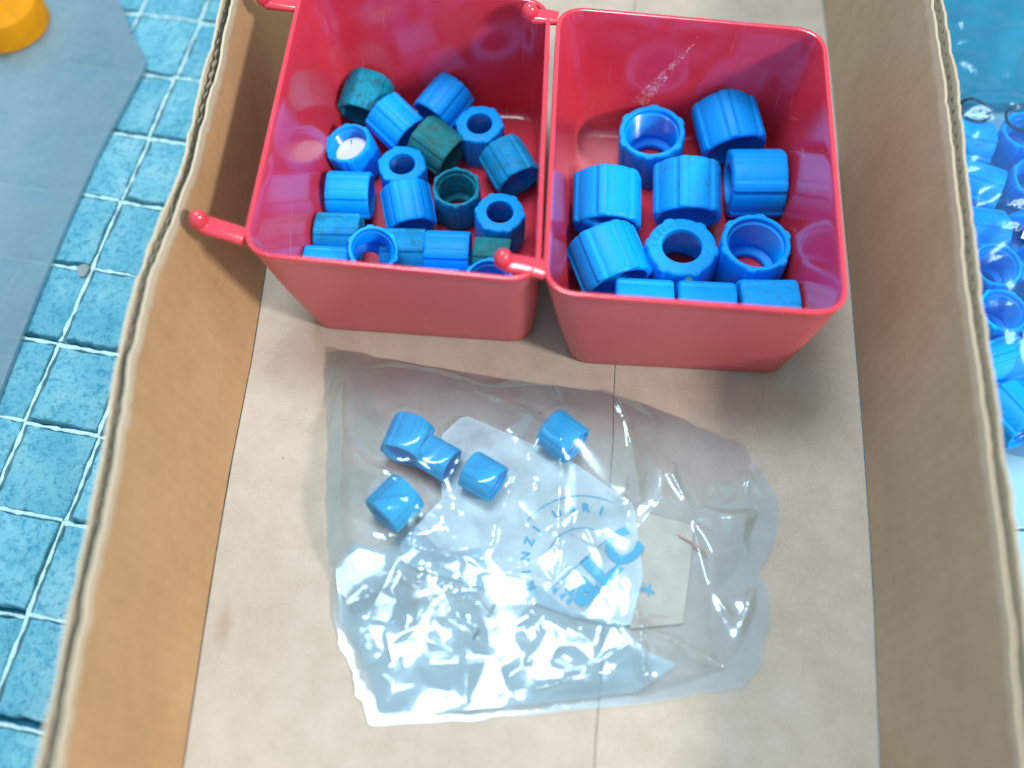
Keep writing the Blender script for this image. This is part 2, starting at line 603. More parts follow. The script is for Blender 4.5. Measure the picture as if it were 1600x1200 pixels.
LWT = [(-0.1399, 0.4584), (-0.1445, 0.4003), (-0.1498, 0.3435), (-0.1570, 0.31), (-0.1625, 0.2819), (-0.1656, 0.242), (-0.1655, 0.1931), (-0.1678, 0.1515), (-0.1696, 0.1108), (-0.1712, 0.0712)]
LWO = [(x - 0.0064, y) for x, y in LWT]
LWB = [(-0.1260, 0.55), (-0.1371, 0.3466), (-0.1400, 0.2972), (-0.1462, 0.23), (-0.1503, 0.1662), (-0.154, 0.0918)]
RWT = [(0.2252, 0.4405), (0.2196, 0.3833), (0.2121, 0.3275), (0.2039, 0.2665), (0.1983, 0.2148), (0.1933, 0.168), (0.1889, 0.1305), (0.1819, 0.0819)]
RWO = [(x + 0.0066, y) for x, y in RWT]
RWB = [(0.2094, 0.5493), (0.2037, 0.4782), (0.1893, 0.3287), (0.1795, 0.2354), (0.1701, 0.1577), (0.1581, 0.0758)]
Y0, Y1, HW = -0.03, 0.66, 0.1


def wob(y, seed, amp):
    r_ = np.random.default_rng(seed)
    s = 0
    for k, fr in enumerate((9, 21, 47, 110, 230)):
        s += math.sin(y * fr * 6.28 / 1.0 + r_.uniform(0, 6.28)) / (1 + 0.8 * k)
    return amp * s / 2


def tears(y, seed):
    """ragged notches in a cut edge"""
    r_ = np.random.default_rng(seed)
    s = 0
    for k in range(26):
        c, wd, a = r_.uniform(0, 0.6), r_.uniform(0.003, 0.012), r_.uniform(0.2, 1.0)
        s = max(s, a * max(0, 1 - abs(y - c) / wd))
    return s


def liner(name, top, bot, sgn, th, seed, mat, parent, thick=0.0013, dz=0.0):
    """one paper sheet of the wall, curved and with a torn upper edge; sgn gives the outward side"""
    ny, nz = 260, 14
    v, f, ed = [], [], []
    for side in (0, 1):
        for a in range(ny + 1):
            y = Y0 + (Y1 - Y0) * a / ny
            xt, xb = interp(top, y) + sgn * th, interp(bot, y) + sgn * th
            h = HW + wob(y, seed, 0.0011) - 0.0022 * tears(y, seed + 3) + dz
            for b in range(nz + 1):
                t = b / nz
                t = 1 - (1 - t) ** 1.6
                bow = 0.0016 * math.sin(math.pi * t) * math.sin(y * 8 + seed)
                flare = 0.0004 * max(0, t - .9) * 10 * wob(y * 1.3, seed + 9, 1.0)
                x = xb + (xt - xb) * t + bow + flare + sgn * thick * side
                v.append((x - TL.x, y - TL.y, t * h - TL.z))
                ed.append((1 - t) * h)
    S = (ny + 1) * (nz + 1)
    W_ = nz + 1
    for side in (0, 1):
        for a in range(ny):
            for b in range(nz):
                q = side * S + a * W_ + b
                f.append((q, q + 1, q + W_ + 1, q + W_))
    for a in range(ny):
        q = a * W_ + nz
        f.append((q, q + S, q + S + W_, q + W_))
        q = a * W_
        f.append((q, q + S, q + S + W_, q + W_))
    for a in (0, ny):
        for b in range(nz):
            q = a * W_ + b
            f.append((q, q + 1, q + S + 1, q + S))
    me = mesh(name, v, f, True, 50)
    fix_normals(me)
    at = me.attributes.new('edge', 'FLOAT', 'POINT')
    at.data.foreach_set('value', ed)
    return obj(name, me, mat, parent)


def fluting(top, out, bot, sgn, seed, parent):
    ny = 700
    rows = 5
    v, f = [], []
    for a in range(ny + 1):
        y = Y0 + (Y1 - Y0) * a / ny
        s = math.sin(y / 0.0075 * 6.283)
        for b in range(rows):
            t = 0.86 + 0.14 * b / (rows - 1)
            xi = interp(bot, y) + (interp(top, y) - interp(bot, y)) * t
            wd = max(0.0058, abs(interp(out, y) - interp(top, y)))
            x = xi + sgn * (wd / 2 + 0.0004 + s * 0.0007)
            z = t * (HW - 0.0012 + wob(y, seed + 40, 0.0009))
            v.append((x - TL.x, y - TL.y, z - TL.z))
    for a in range(ny):
        for b in range(rows - 1):
            q = a * rows + b
            f.append((q, q + 1, q + rows + 1, q + rows))
    me = mesh('fluting', v, f, True, 60)
    return obj('fluting', me, M['flute'], parent)


def side_wall(top, out, bot, sgn, seed, mat, label):
    il = liner('side_wall', top, bot, sgn, 0.0, seed, mat, tray)
    il['label'] = label
    thb = [(p[0] + sgn * 0.006, p[1]) for p in bot]
    liner('outer_liner', out, thb, sgn, -0.0007, seed + 20, mat, il)
    fluting(top, out, bot, sgn, seed, il)


side_wall(LWT, LWO, LWB, -1, 3, M['liner_left'], 'orange-brown cardboard wall in the shadow of the red bin')
side_wall(RWT, RWO, RWB, 1, 8, M['liner_right'], 'greyish brown cardboard wall with a blurred torn edge')


def slab(name, xy, z0, z1, mat, parent, off=Vector((0, 0, 0)), bev=0.0004):
    bm = bmesh.new()
    lo = [bm.verts.new((x - off.x, y - off.y, z0 - off.z)) for x, y in xy]
    hi = [bm.verts.new((x - off.x, y - off.y, z1 - off.z)) for x, y in xy]
    bm.faces.new(lo[::-1])
    bm.faces.new(hi)
    n = len(xy)
    for k in range(n):
        bm.faces.new((lo[k], lo[(k + 1) % n], hi[(k + 1) % n], hi[k]))
    bmesh.ops.recalc_face_normals(bm, faces=bm.faces)
    if bev:
        bmesh.ops.bevel(bm, geom=bm.edges[:], offset=bev, segments=2, affect='EDGES', profile=0.5)
    me = bpy.data.meshes.new(name)
    bm.to_mesh(me)
    bm.free()
    return obj(name, me, mat, parent)


def seam(y):
    return 0.0556 + (y - 0.2835) * (0.0556 - 0.0312) / (0.2835 - 0.0801) + 0.0006 * math.sin(y * 60)


ysl = np.linspace(Y0 + 0.001, Y1 - 0.001, 24)
lf = [(interp(LWB, y) + 0.0004, y) for y in ysl[::-1]] + [(seam(y) - 0.0002, y) for y in ysl]
rf = [(seam(y) + 0.0001, y) for y in ysl[::-1]] + [(interp(RWB, y) - 0.0002, y) for y in ysl]
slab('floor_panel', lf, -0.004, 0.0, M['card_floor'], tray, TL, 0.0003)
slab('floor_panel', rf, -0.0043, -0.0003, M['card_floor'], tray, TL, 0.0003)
xb0, xb1 = interp(LWB, Y0) - 0.004, interp(RWB, Y1) + 0.004
slab('base_board', [(interp(LWB, Y0), Y0), (interp(RWB, Y0), Y0), (interp(RWB, Y1), Y1), (interp(LWB, Y1), Y1)], -0.005, -0.0045, M['flute'], tray, TL, 0)
for y, ys in ((Y0 - 0.004, 1), (Y1, -1)):
    slab('end_wall', [(interp(LWT, y) + 0.001, y), (interp(RWT, y) - 0.001, y), (interp(RWT, y) - 0.001, y + 0.004), (interp(LWT, y) + 0.001, y + 0.004)], -0.004, 0.098, M['liner_right'], tray, TL, 0.0005)


# ------------------------------------------------------------------ red bins
HB = 0.0965


def rrect(q, r, nc=7, ns=6):
    """rounded ring of a general quad (FL, FR, BR, BL)"""
    q = [np.array(p, float) for p in q]
    pts = []
    for k in range(4):
        p, a, b = q[k], q[k - 1], q[(k + 1) % 4]
        da, db = (a - p) / np.linalg.norm(a - p), (b - p) / np.linalg.norm(b - p)
        s, e = p + da * r, p + db * r
        arc = []
        for i in range(nc + 1):
            t = i / nc
            # circular-ish arc through a quadratic blend
            m = p + (da + db) * r * 0.12
            arc.append((1 - t) ** 2 * s + 2 * t * (1 - t) * (p + (da + db) * r * 0.06) + t ** 2 * e)
        pts += arc
        e2 = q[(k + 1) % 4]
        nxt = e2 + (p - e2) / np.linalg.norm(p - e2) * r
        for i in range(1, ns):
            pts.append(e + (nxt - e) * i / ns)
    return np.array(pts)


def offset(pts, d):
    n = len(pts)
    t = np.roll(pts, -1, 0) - np.roll(pts, 1, 0)
    nr = np.stack([t[:, 1], -t[:, 0]], 1)
    nr /= np.linalg.norm(nr, axis=1)[:, None]
    return pts + nr * d


def make_bin(rim, base, mat, label, hooks):
    rim, base = np.array(rim), np.array(base)
    cen = base.mean(0)
    root = tag(empty('storage_bin', (cen[0], cen[1], 0.0)), label, 'bin', 'red plastic storage bins in the tray')
    T = 0.0022

    def at(z, off, r=None):
        t = z / HB
        q = base + (rim - base) * t
        rr = 0.013 + (0.015 - 0.013) * t if r is None else r
        # walls belly out a little
        ring = offset(rrect(q, rr), off + 0.0009 * math.sin(math.pi * t))
        return [(x - cen[0], y - cen[1], z) for x, y in ring]
    rings = [at(0.0004, -0.0022), at(0.0008, -0.0009), at(0.0022, 0)]
    for z in (0.012, 0.03, 0.05, 0.07, 0.086, HB - 0.0042):
        rings.append(at(z, 0))
    rings += [at(HB - 0.0034, 0.0004), at(HB - 0.0012, 0.0005), at(HB - 0.0003, 0.0002), at(HB, -0.0004), at(HB, -0.0013), at(HB - 0.0004, -0.0020), at(HB - 0.0014, -T)]
    for z in (0.086, 0.07, 0.05, 0.03, 0.014, 0.0080):
        rings.append(at(z, -T))
    for a in (20, 45, 70, 90):
        rings.append(at(0.0080 - 0.0048 * math.sin(R(a)), -T - 0.0048 * (1 - math.cos(R(a)))))
    v, f = loft(rings, True, True)
    me = fix_normals(mesh('body', v, f, True, 40))
    nr_ = len(rings[0])
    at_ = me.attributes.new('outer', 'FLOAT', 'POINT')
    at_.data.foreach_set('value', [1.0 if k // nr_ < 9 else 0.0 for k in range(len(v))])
    obj('body', me, mat, root)
    for (tip, ra, rb) in hooks:
        tip, ra, rb = (np.array(p) for p in (tip, ra, rb))
        mid = (ra + rb) / 2
        d = tip - mid
        L = np.linalg.norm(d)
        d /= L
        s = np.array([-d[1], d[0]])
        wr = np.linalg.norm(rb - ra) / 2
        rg = []
        N = 14
        for k in range(11):
            t = k / 10
            c = mid - d * 0.0018 + d * (L + 0.0018) * t
            ww = wr * (1 - t) ** 2.5 + 0.0050 * (1 - (1 - t) ** 2.5)
            hh = 0.0019 + 0.0006 * t
            z = HB - 0.0021 + 0.0002 * math.sin(t * 3.1)
            if t > 0.9:
                ww *= 0.75
                hh *= 0.8
            rg.append([(*(c + s * ww * math.cos(a) - cen), z + hh * np.sign(math.sin(a)) * abs(math.sin(a)) ** 0.6) for a in np.linspace(0, 2 * math.pi, N, endpoint=False)])
        v, f = loft(rg, True, True)
        ho = obj('hook', fix_normals(mesh('hook', v, f, True, 50)), mat, root)
        # rounded knob standing at the hook's tip
        bm = bmesh.new()
        bmesh.ops.create_uvsphere(bm, u_segments=20, v_segments=14, radius=0.0046)
        for vv in bm.verts:
            if vv.co.z > 0:
                vv.co.z *= 1.35
            vv.co.z += HB + 0.0002
            vv.co.x += tip[0] - cen[0]
            vv.co.y += tip[1] - cen[1]
        me = bpy.data.meshes.new('knob')
        bm.to_mesh(me)
        bm.free()
        me.polygons.foreach_set('use_smooth', [True] * len(me.polygons))
        obj('knob', me, mat, ho)
    return root


make_bin([(-0.1240, 0.2981), (0.0140, 0.2765), (0.0275, 0.4545), (-0.1054, 0.4777)],
         [(-0.1077, 0.3145), (0.0118, 0.2999), (0.0235, 0.4600), (-0.0960, 0.4745)], M['red'],
         'red plastic bin of small blue and teal nuts, one hook reaching the cardboard wall',
         [((-0.1447, 0.3176), (-0.1244, 0.3046), (-0.1236, 0.3140)), ((-0.1248, 0.4630), (-0.1083, 0.4545), (-0.1076, 0.4630))])
make_bin([(0.0152, 0.2708), (0.1509, 0.2530), (0.1686, 0.4262), (0.0310, 0.4500)],
         [(0.0298, 0.2873), (0.1454, 0.2756), (0.1590, 0.4330), (0.0440, 0.4470)], M['red2'],
         'red plastic bin of large blue nuts, white scuff on its back wall',
         [((-0.0020, 0.2894), (0.0152, 0.2795), (0.0164, 0.2905)), ((0.0162, 0.4450), (0.0288, 0.4385), (0.0296, 0.4470))])


# ------------------------------------------------------------------ nuts
def nut_mesh(D, L, ribs=6, hole=0.56, seg=120):
    """moulded nut: ribbed outside, open bore at +z, small round hole in the flat face at -z. Returns body and thread meshes."""
    Ro = D / 2 * 0.955
    # profile: (radius fraction, z fraction, rib weight)
    prof = [(hole, 0.12, 0), (hole, 0.03, 0), (hole + 0.03, 0.0, 0), (0.90, 0.0, 0), (0.95, 0.012, 0.9), (0.985, 0.035, 1.0), (1.0, 0.075, 1.0), (1.0, 0.35, 1), (1.0, 0.65, 1), (1.0, 0.93, 1), (0.985, 0.975, 1), (0.955, 0.997, 0.9), (0.93, 1.0, 0.5),
            (0.865, 1.0, 0), (0.84, 0.985, 0), (0.825, 0.94, 0), (0.825, 0.22, 0), (0.81, 0.185, 0), (0.76, 0.17, 0), (hole + 0.04, 0.15, 0), (hole, 0.12, 0)]
    rings = []
    per = 2 * math.pi / ribs
    for (rf_, zf, wt) in prof:
        ring = []
        for k in range(seg):
            a = 2 * math.pi * k / seg
            x = ((a + per / 2) % per) - per / 2
            x = abs(x)
            bump = max(0.0, min(1.0, (R(9.5) - x) / R(4.0))) * 0.058
            groove = -0.012 * math.exp(-((x - R(12)) / R(2.0)) ** 2)
            flat = 0.012 * (math.cos(x * ribs) - 1) * 0.5
            r = Ro * (rf_ + wt * (bump + groove - flat * 0.0))
            ring.append((r * math.cos(a), r * math.sin(a), (zf - 0.5) * L))
        rings.append(ring)
    v, f = loft(rings[:-1])
    n = seg
    last = (len(rings) - 2) * n
    f += [(last + i, last + (i + 1) % n, (i + 1) % n, i) for i in range(n)]
    body = fix_normals(mesh('nut_body', v, f, True, 32))
    # thread: a saw-tooth sleeve with a real pitch
    turns = 9
    rings = []
    for t in range(turns * 4 + 1):
        ph = t % 4
        rf_ = (0.823, 0.79, 0.765, 0.79)[ph]
        ring = []
        for k in range(64):
            a = 2 * math.pi * k / 64
            z = 0.24 + (0.66) * (t + 4 * k / 64 * 0) / (turns * 4)
            ring.append((Ro * rf_ * math.cos(a), Ro * rf_ * math.sin(a), (z - 0.5) * L))
        rings.append(ring)
    v, f = loft(rings)
    thr = fix_normals(mesh('nut_thread', [(x, y, z) for x, y, z in v], f, True, 60))
    thr.flip_normals()
    return body, thr


BIG = nut_mesh(0.039, 0.0298)
SMALL = nut_mesh(0.028, 0.0245, 6, 0.54)
for b_ in BIG + SMALL:
    b_.materials.append(M['blue'])


def place_nut(kind, loc, mode, az, mat, label, group, tilt=(0, 0), spin=None, scale=1.0, cat='nut', name='threaded_nut'):
    root = tag(empty(name, loc), label, cat, group)
    spin = random.uniform(0, 360) if spin is None else spin
    Rz = Matrix.Rotation(R(spin), 4, 'Z')
    if mode == 'open':
        rot = Rz
    elif mode == 'ring':
        rot = Matrix.Rotation(math.pi, 4, 'X') @ Rz
    else:
        rot = Matrix.Rotation(R(az), 4, 'Z') @ Matrix.Rotation(R(90 + tilt[0]), 4, 'Y') @ Rz
        tilt = (0, tilt[1])
    tl = Matrix.Rotation(R(tilt[1]), 4, 'Y') @ Matrix.Rotation(R(tilt[0]), 4, 'X')
    root.rotation_euler = (tl @ rot).to_euler()
    root.scale = (scale, scale, scale)
    for nm, me in (('body', kind[0]), ('thread', kind[1])):
        o = bpy.data.objects.new(nm, me)
        COL.objects.link(o)
        o.parent = root
        o.material_slots[0].link = 'OBJECT'
        o.material_slots[0].material = M[mat] if nm == 'body' or mat in ('teal', 'green') else M['blue_gloss']
    return root


GR = 'large blue nuts in the red bin'
big_nuts = [
    # x, y, z, mode, azimuth of the open bore, material, tilt, spin, label
    (0.0847, 0.4175, 0.0181, 'open', 0, 'blue', (2, -3), 20, 'large blue nut standing upright, open threaded end up, farthest back beside the scuff'),
    (0.1291, 0.4242, 0.0257, 'lie', -80, 'blue', (14, 0), 12, 'large blue nut lying tilted in the back corner of its bin'),
    (0.1395, 0.3858, 0.0227, 'lie', -2.5, 'blue', (0, 0), 46, 'large blue nut lying sideways against the bin wall, below the tilted back one'),
    (0.1004, 0.3778, 0.0261, 'lie', -94, 'bluedirty', (16, 0), 12, 'large dusty blue nut lying in the middle of its bin'),
    (0.0560, 0.3737, 0.0259, 'lie', -94, 'blue', (15, 0), 10, 'large blue nut lying open end forward, left of the dusty middle one'),
    (0.0542, 0.3353, 0.0250, 'lie', -72, 'blue', (10, 0), 38, 'large blue nut lying aslant near the front left corner of its bin'),
    (0.0928, 0.3379, 0.0181, 'ring', 0, 'bluedirty', (0, 0), 12, 'large blue nut standing with its moulded lettered ring face up'),
    (0.1320, 0.3387, 0.0181, 'open', 0, 'blue', (0, 2), 15, 'large blue nut standing open end up, right of the lettered ring'),
    (0.0693, 0.3018, 0.0227, 'lie', -5.7, 'blue', (0, 0), 22, 'large blue nut lying leftmost of the front row'),
    (0.1011, 0.2988, 0.0227, 'lie', -5.7, 'blue', (0, 0), 22, 'large blue nut lying in the middle of the front row'),
    (0.1333, 0.2990, 0.0227, 'lie', -3.0, 'bluedirty', (0, 0), 26, 'large smudged blue nut lying rightmost of the front row'),
]
nut_roots = []
for x, y, z, mo, az, mt, ti, spn, lb in big_nuts:
    nut_roots.append(place_nut(BIG, (x, y, z), mo, az, mt, lb, GR, ti, spn))

GL = 'small nuts in the red bin'
small_nuts = [
    (-0.0806, 0.4616, 0.0199, 'lie', -108, 'teal', (15, 0), 15, 1.0, 'dark teal small nut lying farthest back in its bin'),
    (-0.0625, 0.4407, 0.0194, 'lie', -46, 'blue', (12, 0), 20, 1.0, 'small blue nut lying between the dark teal one and the grimy green one'),
    (-0.0343, 0.4555, 0.0196, 'lie', -130, 'blue', (13, 0), 25, 1.0, 'small blue nut lying at the back wall, open end to the lower left'),
    (-0.0130, 0.4320, 0.0155, 'ring', 0, 'blue', (2, -2), 10, 1.0, 'small blue nut standing ring face up nearest the back right'),
    (-0.0864, 0.4215, 0.0160, 'open', 0, 'blue', (4, -12), 35, 1.0, 'small blue nut standing open end up with a white disc inside'),
    (-0.0385, 0.4230, 0.0191, 'lie', -40, 'green', (10, 0), 40, 1.0, 'grimy green small nut with worn pale patches, lying in the middle back'),
    (0.0030, 0.4072, 0.0188, 'lie', -64, 'tealblue', (8, 0), 28, 1.0, 'faded teal-blue small nut lying against the right wall, open end forward'),
    (-0.0576, 0.4041, 0.0155, 'ring', 0, 'blue', (0, 0), 15, 1.0, 'small blue nut standing ring face up right of the white-disc nut'),
    (-0.0878, 0.3915, 0.0172, 'lie', -4.6, 'blue', (0, 0), 40, 1.0, 'small blue nut lying sideways below the white-disc nut'),
    (-0.0271, 0.3870, 0.0155, 'open', 0, 'teal', (2, 0), 30, 1.0, 'weathered teal small nut standing open end up in the middle'),
    (-0.0544, 0.3794, 0.0199, 'lie', -80, 'blue', (15, 0), 30, 1.0, 'small blue nut lying open end forward on top of its neighbours'),
    (-0.0037, 0.3684, 0.0155, 'ring', 0, 'blue', (0, 2), 10, 1.0, 'small blue nut standing ring face up behind the round hook knob'),
    (-0.0927, 0.3621, 0.0172, 'lie', -4.5, 'tealblue', (0, 0), 20, 1.0, 'greenish teal-blue small nut lying sideways near the front left corner'),
    (-0.0724, 0.3390, 0.0310, 'open', 0, 'blue', (14, 12), 40, 1.0, 'small blue nut standing open end up nearest the front rim'),
    (-0.0565, 0.3501, 0.0172, 'lie', -4, 'tealblue', (0, 0), 22, 1.0, 'teal-blue small nut lying wedged under the front open-ended nut'),
    (-0.0325, 0.3480, 0.0172, 'lie', -5, 'blue', (0, 0), 35, 1.0, 'small blue nut lying sideways in the middle of the front row'),
    (-0.0968, 0.3370, 0.0222, 'lie', -5.8, 'blue', (0, 0), 28, 1.0, 'small blue nut in the front left corner, mostly hidden by the rim'),
    (-0.0385, 0.3210, 0.0217, 'lie', -5.8, 'blue', (0, 0), 28, 1.0, 'small blue nut behind the middle of the front rim, only its top showing'),
    (-0.0102, 0.3250, 0.0160, 'open', 0, 'blue', (6, 0), 25, 1.0, 'small blue nut standing partly under the round hook knob'),
    (-0.0085, 0.3470, 0.0146, 'lie', -8, 'green', (0, 0), 25, 0.82, 'dark green small nut peeping out left of the hook knob'),
]
for k, (x, y, z, mo, az, mt, ti, spn, scl, lb) in enumerate(small_nuts):
    nr = place_nut(SMALL, (x, y, z), mo, az, mt, lb, GL, ti, spn, scl)
    nut_roots.append(nr)
    if k == 4:      # white disc in the bore, with a black mark at its edge
        v, f = loft([[(rr_ * math.cos(a), rr_ * math.sin(a), zz) for a in np.linspace(0, 2 * math.pi, 40, endpoint=False)] for rr_, zz in ((0.0102, 0.0018), (0.0102, 0.0030), (0.0098, 0.0034))], True, True)
        dsk = obj('disc', fix_normals(mesh('disc', v, f, True, 40)), M['white'], nr)
        dsk['label'] = 'white disc with a small black mark'
        a = math.radians(90 - 35 + 8)
        mk = []
        for q in ((-0.0003, 0.0085), (0.0003, 0.0085), (0.0003, 0.0056), (-0.0003, 0.0056)):
            mk.append((q[0] * math.cos(a) * -1 * 1.2 + q[1] * math.cos(a), q[0] * 1.2 * math.cos(a) + q[1] * math.sin(a), 0.00345))
        v2 = [(p[0], p[1], 0.0033) for p in mk] + [(p[0], p[1], 0.0037) for p in mk]
        obj('mark', fix_normals(mesh('mark', v2, [(0, 1, 2, 3), (4, 5, 6, 7), (0, 1, 5, 4), (1, 2, 6, 5), (2, 3, 7, 6), (3, 0, 4, 7)], False)), M['mark'], dsk)


# moulded letters on the ring face of the large nut
def text_mesh(s, size, bold=0.0, ext=0.0, name='text'):
    cu = bpy.data.curves.new(name, 'FONT')
    cu.body = s
    cu.size = size
    cu.offset = bold
    cu.extrude = ext
    cu.align_x = 'CENTER'
    cu.align_y = 'CENTER'
    cu.resolution_u = 4
    o = bpy.data.objects.new(name, cu)
    COL.objects.link(o)
    bpy.context.view_layer.update()
    dg = bpy.context.evaluated_depsgraph_get()
    me = bpy.data.meshes.new_from_object(o.evaluated_get(dg))
    bpy.data.objects.remove(o)
    bpy.data.curves.remove(cu)
    return me


def join_text(items, name):
    """items: (mesh, 4x4 matrix) -> one mesh"""
    bm = bmesh.new()
    for me, mx in items:
        tmp = me.copy()
        tmp.transform(mx)
        bm.from_mesh(tmp)
        bpy.data.meshes.remove(tmp)
    me = bpy.data.meshes.new(name)
    bm.to_mesh(me)
    bm.free()
    return me


items = []
rootn = nut_roots[6]
for ch, a in zip('EISBNYLI', (176, 158, 142, 126, 110, 94, 80, 68)):
    m = text_mesh(ch, 0.0042, 0.00012, 0.00022)
    rad = 0.0142
    items.append((m, Matrix.Translation((rad * math.cos(R(a)), rad * math.sin(R(a)), 0)) @ Matrix.Rotation(R(a - 90), 4, 'Z')))
lm = join_text(items, 'lettering')
# ring face is at local -z after the flip: build in world orientation, then bring into the nut's frame
inv = rootn.rotation_euler.to_matrix().to_4x4().inverted()
lm.transform(inv @ Matrix.Translation((0, 0, 0.0298 / 2 + 0.0001)))
obj('lettering', lm, M['tealblue'], rootn)

# small greenish crumb in front of the lettered nut
bm = bmesh.new()
bmesh.ops.create_icosphere(bm, subdivisions=2, radius=0.0028)
for vv in bm.verts:
    vv.co *= 1 + random.uniform(-.2, .2)
    vv.co.z *= 0.6
me = bpy.data.meshes.new('crumb')
bm.to_mesh(me)
bm.free()
me.polygons.foreach_set('use_smooth', [True] * len(me.polygons))
tag(obj('crumb', me, M['green'], None, (0.0935, 0.3145, 0.0345)), 'tiny greenish crumb on the nuts before the lettered ring', 'crumb')

# ------------------------------------------------------------------ nuts inside the clear bag
GB = 'small blue nuts inside the clear bag'
bag_nuts = [
    (-0.0536, 0.2396, 0.0135, -111, 0.81, 0, 'bright blue nut in the clear bag, largest of the pair touching each other'),
    (-0.0383, 0.2293, 0.0115, -33.7, 0.67, 0, 'narrow bright blue nut in the clear bag, between its two neighbours'),
    (-0.0159, 0.2183, 0.0120, -33.8, 0.72, 0, 'bright blue nut in the clear bag, lowest right of the row of three'),
    (0.0246, 0.2383, 0.0130, -42.2, 0.76, 0, 'bright blue nut alone at the upper right of the milky pouch in the bag'),
    (-0.0595, 0.2049, 0.0135, 46.5, 0.80, 0, 'bright blue nut half covered by a glinting fold at the left of the bag'),
]
for x, y, z, az, scl, sp_, lb in bag_nuts:
    place_nut(SMALL, (x, y, z), 'lie', az, 'cyan', lb, GB, (0, 0), None, scl)

# ------------------------------------------------------------------ clear bag
OUT = np.array([[-0.0984, 0.3024], [-0.0612, 0.2922], [-0.027, 0.2838], [0.0169, 0.2743], [0.0504, 0.2692], [0.0795, 0.2567], [0.1013, 0.244], [0.1169, 0.2369], [0.1259, 0.2187], [0.1317, 0.2029], [0.1279, 0.1879], [0.1194, 0.1718], [0.1157, 0.1677], [0.1191, 0.159], [0.1195, 0.1464], [0.1142, 0.1344], [0.1111, 0.1225], [0.1009, 0.1126], [0.08, 0.1104], [0.0533, 0.107], [0.0181, 0.1048], [-0.017, 0.1031], [-0.0462, 0.1019], [-0.0709, 0.1019], [-0.0733, 0.1114], [-0.0769, 0.1158], [-0.0782, 0.1262], [-0.0856, 0.1399], [-0.0893, 0.1539], [-0.0908, 0.173], [-0.0934, 0.1894], [-0.0962, 0.2202], [-0.0974, 0.2599], [-0.0996, 0.2906]])
_o = []
for _k in range(len(OUT)):      # small irregular waves in the bag's edge
    _a, _b = OUT[_k], OUT[(_k + 1) % len(OUT)]
    for _i in range(4):
        _o.append(_a + (_b - _a) * _i / 4 + rng.uniform(-0.0007, 0.0007, 2))
OUT = np.array(_o)
CREASES = [
    ([(-0.0973, 0.2989), (-0.0708, 0.2919), (-0.0368, 0.2751)], 0.0040, 0.0040),
    ([(-0.0859, 0.2455), (-0.0754, 0.2238), (-0.0553, 0.2092)], 0.0045, 0.0022),
    ([(0.0495, 0.2623), (0.0565, 0.2454), (0.0613, 0.2065)], 0.0050, 0.0026),
    ([(0.0811, 0.2301), (0.0783, 0.2179), (0.0858, 0.1988)], 0.0040, 0.0022),
    ([(0.1158, 0.2235), (0.1283, 0.1989)], 0.0035, 0.003),
    ([(0.0229, 0.2288), (0.0188, 0.1798)], 0.0045, 0.0022),
    ([(0.0118, 0.2346), (-0.0152, 0.1811)], 0.0040, 0.0024),
    ([(0.044, 0.1443), (0.07, 0.1343), (0.0952, 0.1216)], 0.0060, 0.003),
    ([(-0.0772, 0.1834), (-0.0493, 0.1798), (-0.0277, 0.1751), (-0.0093, 0.1712)], 0.0045, 0.0022),
    ([(-0.0637, 0.1331), (-0.0489, 0.1416), (-0.0461, 0.1694)], 0.0050, 0.0024),
    ([(-0.0701, 0.1030), (-0.0341, 0.1075), (0.0122, 0.1065), (0.0531, 0.11)], 0.0035, 0.0028),
    ([(-0.0899, 0.1553), (-0.0757, 0.1395), (-0.0749, 0.1159)], 0.0045, 0.0022),
    ([(-0.0129, 0.1464), (0.0056, 0.158), (0.0089, 0.1658)], 0.0050, 0.002),
    ([(-0.002, 0.1119), (0.0186, 0.117), (0.0423, 0.122)], 0.0045, 0.0022),
    ([(0.053, 0.1626), (0.0557, 0.1409), (0.0558, 0.1085)], 0.0045, 0.002),
    ([(0.118, 0.1698), (0.0996, 0.1333)], 0.003, 0.003),
    ([(-0.0334, 0.2788), (-0.0038, 0.257), (0.0152, 0.238)], 0.0030, 0.0022),
    ([(-0.0647, 0.1765), (-0.0369, 0.1503), (-0.0161, 0.1344)], 0.0040, 0.0022),
    ([(-0.0521, 0.1601), (-0.0218, 0.1559), (-0.0042, 0.137)], 0.0040, 0.002),
]


def seg_dist(P, a, b):
    a, b = np.array(a), np.array(b)
    d = b - a
    t = np.clip(((P - a) @ d) / (d @ d), 0, 1)
    return np.linalg.norm(P - (a + t[:, None] * d), axis=1), t


def poly_dist(P, poly):
    best = np.full(len(P), 9.0)
    for k in range(len(poly)):
        d, _ = seg_dist(P, poly[k], poly[(k + 1) % len(poly)])
        best = np.minimum(best, d)
    return best


def inside(P, poly):
    x, y = P[:, 0], P[:, 1]
    c = np.zeros(len(P), bool)
    n = len(poly)
    for k in range(n):
        x1, y1 = poly[k]
        x2, y2 = poly[(k + 1) % n]
        cond = ((y1 > y) != (y2 > y)) & (x < (x2 - x1) * (y - y1) / (y2 - y1 + 1e-12) + x1)
        c ^= cond
    return c


def vnoise(P, scale, seed):
    """smooth value noise in 2D"""
    r_ = np.random.default_rng(seed)
    G = r_.uniform(-1, 1, (64, 64))
    q = P / scale + 17.3
    i = np.floor(q).astype(int)
    f_ = q - i
    f_ = f_ * f_ * (3 - 2 * f_)
    g = lambda a, b: G[(i[:, 0] + a) % 64, (i[:, 1] + b) % 64]
    return (g(0, 0) * (1 - f_[:, 0]) + g(1, 0) * f_[:, 0]) * (1 - f_[:, 1]) + (g(0, 1) * (1 - f_[:, 0]) + g(1, 1) * f_[:, 0]) * f_[:, 1]


